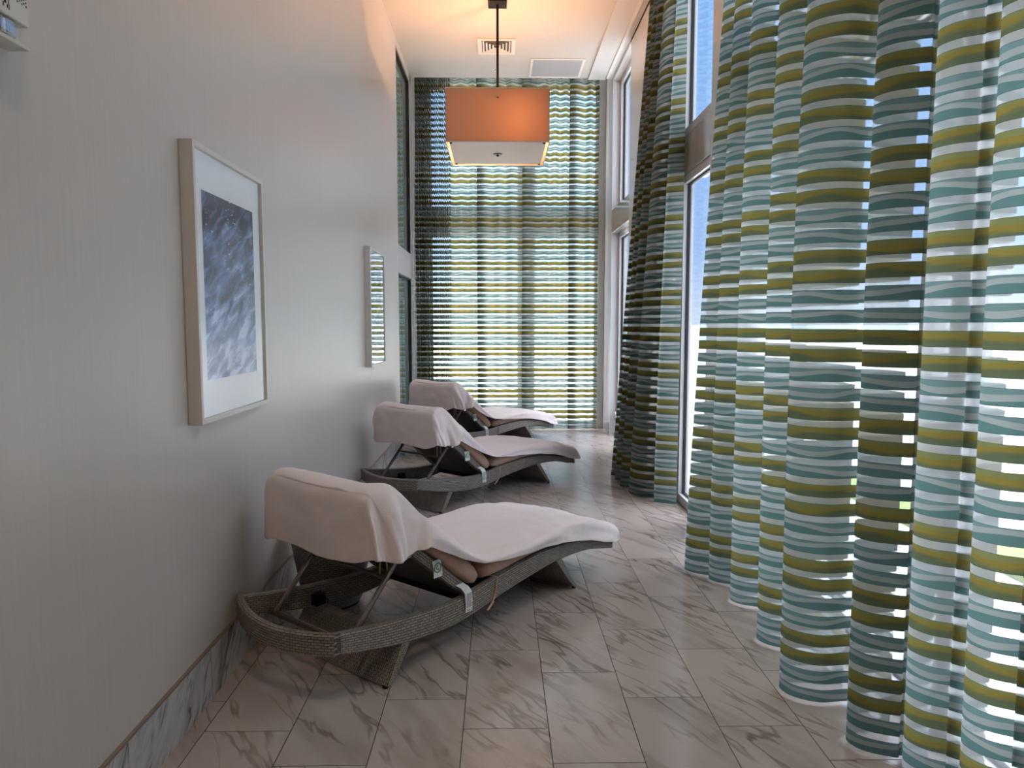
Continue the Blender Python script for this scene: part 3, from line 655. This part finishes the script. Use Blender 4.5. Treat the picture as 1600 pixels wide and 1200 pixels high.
def make_lounger():
    t = empty('sun_lounger', (0, 0, 0)); B = lambda mb, nm, mt, par=t, **kw: mb.build(nm, mt, par, offset=OFF, **kw)
    st = [-0.25 + 2.01 * k / 40 for k in range(41)]
    for y in (0.0, WD):
        yc = y + (0.0225 if y == 0 else -0.0225)
        B(MB().sections([rrect((s, yc), 0.0225, zbot(s), ztop(s)) for s in st]), 'side_rail', M['wicker'])
    # bowed head rail
    secs = []
    for k in range(21):
        y = 0.0 + WD * k / 20; q = 2 * k / 20 - 1; x = -0.245 - 0.085 * (1 - q * q); dz = -0.012 * (1 - q * q)
        sl = 2 * 0.085 * q / (WD / 2); nx, ny = 1 / math.hypot(1, sl), -sl / math.hypot(1, sl)
        sec = []
        for (a, b) in ((0.018, 0.070), (0.010, 0.078), (-0.010, 0.078), (-0.018, 0.070), (-0.018, -0.002), (-0.010, -0.008), (0.010, -0.008), (0.018, -0.002)):
            sec.append((x + a * nx, y + a * ny * 0, 0.230 + dz + b))
        secs.append(sec)
    B(MB().sections(secs), 'head_rail', M['wicker'])
    B(MB().sections([rrect((0, 0), 0.018, 0.124, 0.160, 0.008) and [(1.742 + (p[1]), y, p[2]) for p in rrect((0, 0), 0.018, 0.122, 0.160, 0.008)] for y in (0.045, WD - 0.045)]), 'foot_rail', M['wicker'])
    # woven seat deck
    sd = [0.60 + 1.13 * k / 16 for k in range(17)]
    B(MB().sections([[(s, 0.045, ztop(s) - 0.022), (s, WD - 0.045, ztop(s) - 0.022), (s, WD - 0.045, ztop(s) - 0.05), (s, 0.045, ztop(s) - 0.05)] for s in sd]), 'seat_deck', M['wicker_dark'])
    B(MB().box((0.555, 0.045, 0.15), (0.60, WD - 0.045, 0.185)), 'cross_bar', M['bronze'])
    # leaning leg panels, as wide as the frame
    for (sb, stp, zt_, w0) in ((0.0, 0.115, 0.165, 0.026), (1.36, 1.205, 0.21, 0.026)):
        secs = []
        for k in range(9):
            h = k / 8; z = 0.012 + (zt_ - 0.012) * h; s = sb + (stp - sb) * h ** 0.9; wd = w0 * (0.75 + 0.6 * h)
            y0 = -0.012 * (1 - h) + 0.004; y1 = WD - 0.004 + 0.012 * (1 - h)
            secs.append([(s - wd, y0, z), (s + wd * 0.6, y0, z), (s + wd * 0.6, y1, z), (s - wd, y1, z)])
        # uv wants the long side to carry the weave
        B(MB().sections(secs), 'leg', M['wicker'], bevel=0.004)
        dx = -0.008 if sb < 0.5 else 0.0
        lg = [c for c in t.children if c.name.startswith('leg')][-1]
        B(MB().tube([(sb + dx, 0.04, 0.008), (sb + dx, WD - 0.04, 0.008)], 0.008), 'floor_glide', M['glide'], lg)
        for yy in (0.012, WD - 0.012):
            B(MB().cyl((sb + dx, yy), 0.012, 0.0, 0.014, 12), 'rubber_foot', M['bronze'], lg)
    # back rest: woven panel between two rails
    for y in (0.055, WD - 0.055):
        secs = []
        for k in range(13):
            d = BL * k / 12; w2 = 0.022
            secs.append([bp(d, 0.0, y - w2), bp(d, 0.0, y + w2), bp(d, -0.045, y + w2), bp(d, -0.045, y - w2)])
        bf = B(MB().sections(secs), 'backrest_rail', M['wicker'], bevel=0.006)
    secs = [[bp(BL * k / 12, -0.008, 0.077), bp(BL * k / 12, -0.008, WD - 0.077), bp(BL * k / 12, -0.036, WD - 0.077), bp(BL * k / 12, -0.036, 0.077)] for k in range(13)]
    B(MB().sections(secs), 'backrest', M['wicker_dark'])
    # prop: two struts, a bar low at the head, a bar high under the back
    pin = bp(0.50, -0.055, 0.0)
    for y in (0.062, WD - 0.062):
        B(MB().tube([(pin[0] , y + (0.02 if y < 0.3 else -0.02), pin[2]), (-0.13, y + (0.02 if y < 0.3 else -0.02), 0.205)], 0.009, 8, 0.013), 'strut', M['strut'])
        B(MB().tube([(pin[0], y - 0.035, pin[2] + 0.004), (pin[0], y + 0.035, pin[2] + 0.004)], 0.011, 10), 'hinge_pin', M['steel'])
    B(MB().tube([(-0.13, 0.045, 0.205), (-0.13, WD - 0.045, 0.205)], 0.013), 'prop_bar', M['strut'])
    pm = (pin[0] * 0.72 - 0.13 * 0.28, pin[2] * 0.72 + 0.205 * 0.28)
    B(MB().tube([(pm[0], 0.082, pm[1]), (pm[0], WD - 0.082, pm[1])], 0.008), 'brace_bar', M['strut'])
    B(MB().box((0.08, WD - 0.085, 0.165), (0.13, WD - 0.046, 0.215)).tube([(0.135 + 0.018 * math.cos(a * PI / 6), WD - 0.07, 0.165 + 0.018 * math.sin(a * PI / 6)) for a in range(13)], 0.003, 6), 'latch', M['bronze'])
    # cushions
    m = 26; ss = [0.615 + 1.135 * k / (m - 1) for k in range(m)]
    B(cushion(MB(), [((s, ztop(s) - 0.006), (s, ztop(s) + 0.088)) for s in ss], 0.012, WD - 0.012), 'seat_cushion', M['cushion'], smooth=True)
    dd = [0.035 + 0.76 * k / (m - 1) for k in range(m)]
    B(cushion(MB(), [((bp(d, 0.002, 0)[0], bp(d, 0.002, 0)[2]), (bp(d, 0.095, 0)[0], bp(d, 0.095, 0)[2])) for d in dd], 0.012, WD - 0.012), 'back_cushion', M['cushion'], smooth=True)
    hr = MB(); c0 = bp(BL - 0.01, 0.045, 0)
    hr.tube([(c0[0] - 0.012, 0.05 + (WD - 0.1) * k / 8, c0[2] - 0.030) for k in range(9)], 0.044, 16); B(hr, 'head_roll', M['cushion'], smooth=True)
    # ties
    s0 = 0.675; y = -0.0035
    loop = [(s0, y, ztop(s0) + 0.006), (s0 - 0.005, y, ztop(s0) - 0.05), (s0 - 0.03, y, zbot(s0) - 0.004)]
    tb = MB().tube(loop, 0.004, 6, 0.002).tube([(s0, -0.002, ztop(s0) + 0.006), (s0 - 0.01, 0.04, ztop(s0) + 0.008)], 0.004, 6, 0.002).tube([(s0 - 0.03, -0.004, zbot(s0) - 0.004), (s0 - 0.02, 0.04, zbot(s0) - 0.006)], 0.005, 6, 0.003).tube([(s0 - 0.03, -0.006, zbot(s0) - 0.002), (s0 - 0.075, -0.008, zbot(s0) - 0.028)], 0.006, 6, 0.003)
    B(tb, 'tie', M['tie'])
    x0 = bp(0.60, -0.05, 0)
    B(MB().tube([(x0[0], 0.13, x0[2]), (x0[0] + 0.008, 0.13, x0[2] - 0.08), (x0[0] - 0.002, 0.125, x0[2] - 0.16)], 0.006, 6, 0.0025).tube([(x0[0] + 0.01, 0.115, x0[2]), (x0[0] + 0.02, 0.11, x0[2] - 0.07), (x0[0] + 0.03, 0.11, x0[2] - 0.15)], 0.006, 6, 0.0025), 'tie', M['tie'])
    # tags: logo tag on the back rest edge, care tag over the rail
    def strip(pts, w):
        secs = [[(p[0] - w / 2, p[1], p[2]), (p[0] + w / 2, p[1], p[2]), (p[0] + w / 2, p[1] + 0.0008, p[2]), (p[0] - w / 2, p[1] + 0.0008, p[2])] for p in pts]
        return MB().sections(secs)
    b1 = bp(0.34, 0.0, 0)
    lt = B(MB().box((b1[0] - 0.028, 0.0285, b1[2] - 0.072), (b1[0] + 0.028, 0.0295, b1[2] + 0.0)).build and strip([(b1[0], 0.028, b1[2] + 0.002), (b1[0] + 0.004, 0.022, b1[2] - 0.035), (b1[0] + 0.002, 0.020, b1[2] - 0.072)], 0.052), 'logo_tag', M['tag'])
    lt['label'] = 'white tag with a green round mark'
    rg = MB()
    rg.tube([(b1[0] + 0.002 + 0.020 * math.cos(a * PI / 10), 0.0205, b1[2] - 0.030 + 0.020 * math.sin(a * PI / 10)) for a in range(21)], 0.0022, 6, 0.0022)
    rg.tube([(b1[0] + 0.002 + 0.009 * math.cos(a * PI / 10), 0.0205, b1[2] - 0.030 + 0.009 * math.sin(a * PI / 10)) for a in range(4, 19)], 0.002, 6, 0.002)
    B(rg, 'mark', M['green'], lt)
    cx = 0.462
    ct = B(strip([(cx - 0.012, 0.03, ztop(cx) + 0.055), (cx - 0.004, 0.004, ztop(cx) + 0.045), (cx + 0.008, -0.006, ztop(cx) + 0.02), (cx + 0.012, -0.008, ztop(cx) - 0.03), (cx + 0.012, -0.006, ztop(cx) - 0.070)], 0.046), 'care_tag', M['tag'])
    ct['label'] = 'long white care tag with small print'
    pr = MB()
    for k in range(11):
        z = ztop(cx) + 0.012 - k * 0.0058; L = random.uniform(0.024, 0.036); x = cx - 0.006
        j = 0
        while j < L:
            q = random.uniform(0.002, 0.006); pr.box((x + j, -0.0092, z), (x + j + q, -0.0086, z + 0.0022)); j += q + 0.0015
    pr.box((cx - 0.002, -0.0085, ztop(cx) - 0.062), (cx + 0.02, -0.0078, ztop(cx) - 0.0595))
    B(pr, 'small_print', M['ink'], ct)
    return t

# towel: a grid draped over back rest and seat
TP = [(-0.098, 0.508), (-0.104, 0.60), (-0.108, 0.70), (-0.104, 0.765), (-0.078, 0.798), (-0.03, 0.818), (0.02, 0.812), (0.075, 0.772), (0.16, 0.702), (0.25, 0.628), (0.36, 0.533), (0.47, 0.446), (0.56, 0.388), (0.64, 0.368), (0.76, 0.375), (0.92, 0.388), (1.08, 0.390),
      (1.24, 0.386), (1.40, 0.370), (1.56, 0.338), (1.70, 0.296), (1.775, 0.265), (1.80, 0.222), (1.805, 0.180)]
HM = [(-0.070, 0.540), (-0.050, 0.532), (-0.028, 0.525), (-0.003, 0.518), (0.03, 0.514), (0.06, 0.512), (0.095, 0.510), (0.13, 0.516), (0.17, 0.524), (0.205, 0.529), (0.32, 0.468), (0.42, 0.418), (0.52, 0.376), (0.60, 0.355), (0.74, 0.335), (0.92, 0.322), (1.08, 0.310),
      (1.24, 0.292), (1.40, 0.262), (1.56, 0.222), (1.68, 0.186), (1.75, 0.168), (1.79, 0.166), (1.80, 0.166)]
def make_towel(seed, loc_kw):
    per = 6; R = (len(TP) - 1) * per + 1; ns, nt_ = 10, 34
    cols = ns + nt_ + ns + 1; vs = []
    for i in range(R):
        P = cat(TP, i / per); Hh = cat(HM, i / per); t = i / per
        s, z = P
        for j in range(cols):
            if j < ns: side, q = -1, 1 - j / ns
            elif j > ns + nt_: side, q = 1, (j - ns - nt_) / ns
            else: side, q = 0, 0
            if side == 0:
                w = (j - ns) / nt_; y = -0.006 + (WD + 0.012) * w; c = 2 * w - 1
                zz = z - 0.014 * (1 - c * c) * max(0, 1 - abs(t - 5) / 6) - 0.010 * max(0, abs(c) - 0.9) * 10
                zz += 0.006 * (1 - c * c) * (1 if t > 13 else 0)
                xx = s + (0.012 * (1 - c * c) if t < 4 else 0)
                p = Vector((xx, y, zz))
                dn = noise.noise(Vector((xx * 5 + seed, y * 5, zz * 5))) * 0.009 + noise.noise(Vector((xx * 16 + seed, y * 12, zz * 14))) * 0.0048
                # diagonal creases on the leg part
                dn += 0.0045 * max(0, math.sin((xx * 1.0 + y * 2.6) * 15 + seed)) ** 6 * (1 if t > 13 else 0.2)
                if t < 4: p.x += dn * 1.3
                else: p.z += dn; p.x += dn * 0.6
                # hem waviness at the back
                if t < 1.5: p.z += 0.009 * math.sin(w * 7 + seed) * (1 - t / 1.5)
                er = max(0, 1 - w / 0.16) ** 2
                if t < 4: p.z += 0.034 * er * (1 - t / 4) ** 2; p.x += 0.026 * er * (1 - t / 5)
            else:
                yb = -0.006 if side < 0 else WD + 0.006
                out = 0.022 * math.sin(min(1, q * 2.5) * PI / 2)
                hz = Hh[1] - 0.030 * (1 - t / 5) if side > 0 and t < 5 else Hh[1]
                s1, z1 = (s, z) if side > 0 else (s + 0.026 * (1 - t / 5), z + 0.034 * (1 - t / 4) ** 2) if t < 4 else (s, z)
                x = s1 + (Hh[0] - s1) * q; zz = z1 + (hz - z1) * q - 0.006 * (1 - q)
                drop = max(0.0, math.hypot(Hh[0] - s, Hh[1] - z))
                fold = math.sin(t * 1.25 + q * 1.2 + seed) * 0.55 + noise.noise(Vector((t * 0.6 + seed, q * 1.3, side))) * 0.9
                amp = 0.050 * min(1, drop / 0.2) * math.sin(q * PI * 0.62)
                y = yb + side * (out + max(-0.012, fold * amp) + noise.noise(Vector((x * 22, zz * 22, seed))) * 0.004)
                if side > 0 and t < 6: y += 0.02 * math.sin(q * PI)
                p = Vector((x, y, zz + noise.noise(Vector((x * 9 + seed, 0, side))) * 0.006 * q))
            vs.append(tuple(p))
    fs = [(i * cols + j, i * cols + j + 1, (i + 1) * cols + j + 1, (i + 1) * cols + j) for i in range(R - 1) for j in range(cols - 1)]
    return MB().add(vs, fs).build('towel', M['towel'], None, smooth=True, offset=OFF, subsurf=1, solid=0.004)

def copy_tree(o, parent=None):
    c = o.copy(); COL.objects.link(c); c.parent = parent
    for ch in list(o.children): copy_tree(ch, c)
    return c
proto = make_lounger()
spots = [((-0.440, 2.722), 39, 'wicker sun lounger nearest the camera, in front of the wicker drum table', 'white towel draped over the lounger nearest the camera', 1.3),
         ((-0.438, 5.344), 41, 'wicker sun lounger in the middle of the row of three', 'white towel draped over the middle lounger of the row', 4.1),
         ((-0.455, 7.700), 41, 'wicker sun lounger farthest from the camera, before the end curtain', 'white towel draped over the farthest lounger by the end curtain', 8.7)]
for k, ((x, y), deg, lab, tl, sd) in enumerate(spots):
    a = math.radians(90 - deg); o = proto if k == 0 else copy_tree(proto)
    # local x runs head to foot; OFF moves the origin to the middle of the lounger
    dx, dy = OFF[0], OFF[1]
    loc = (x + dx * math.cos(a) - dy * math.sin(a), y + dx * math.sin(a) + dy * math.cos(a), 0)
    o.location = loc; o.rotation_euler = (0, 0, a); tag(o, lab, 'sun lounger', 'row of three sun loungers')
    tw = make_towel(sd, None); tw.location = loc; tw.rotation_euler = (0, 0, a); tag(tw, tl, 'towel', 'towels on the loungers')

# ------------------------------------------------------------------ wicker drum table
dc = (-0.868, 3.62); of = (dc[0], dc[1], 0); dt = empty('side_table', of, label='round tapered grey wicker drum table behind the nearest lounger', cat='table')
prof = [(0.140, 0.012), (0.150, 0.03), (0.165, 0.10), (0.182, 0.20), (0.200, 0.30), (0.213, 0.385), (0.216, 0.40)]
vs, fs, us = [], [], []; n = 48
for i, (r, z) in enumerate(prof):
    for k in range(n): vs.append((dc[0] + r * math.cos(2 * PI * k / n), dc[1] + r * math.sin(2 * PI * k / n), z))
for i in range(len(prof) - 1):
    for k in range(n):
        k2 = (k + 1) % n; fs.append((i * n + k, i * n + k2, (i + 1) * n + k2, (i + 1) * n + k))
        u0, u1 = 2 * PI * 0.18 * k / n, 2 * PI * 0.18 * (k + 1) / n; us.append([(u0, prof[i][1]), (u1, prof[i][1]), (u1, prof[i + 1][1]), (u0, prof[i + 1][1])])
MB().add(vs, fs, us).build('body', M['wicker_grey'], dt, offset=of, smooth=True)
MB().cyl(dc, 0.218, 0.40, 0.412, 48).build('table_top', M['wicker_grey'], dt, offset=of)
MB().cyl(dc, 0.135, 0.0, 0.013, 40).build('base_ring', M['bronze'], dt, offset=of)
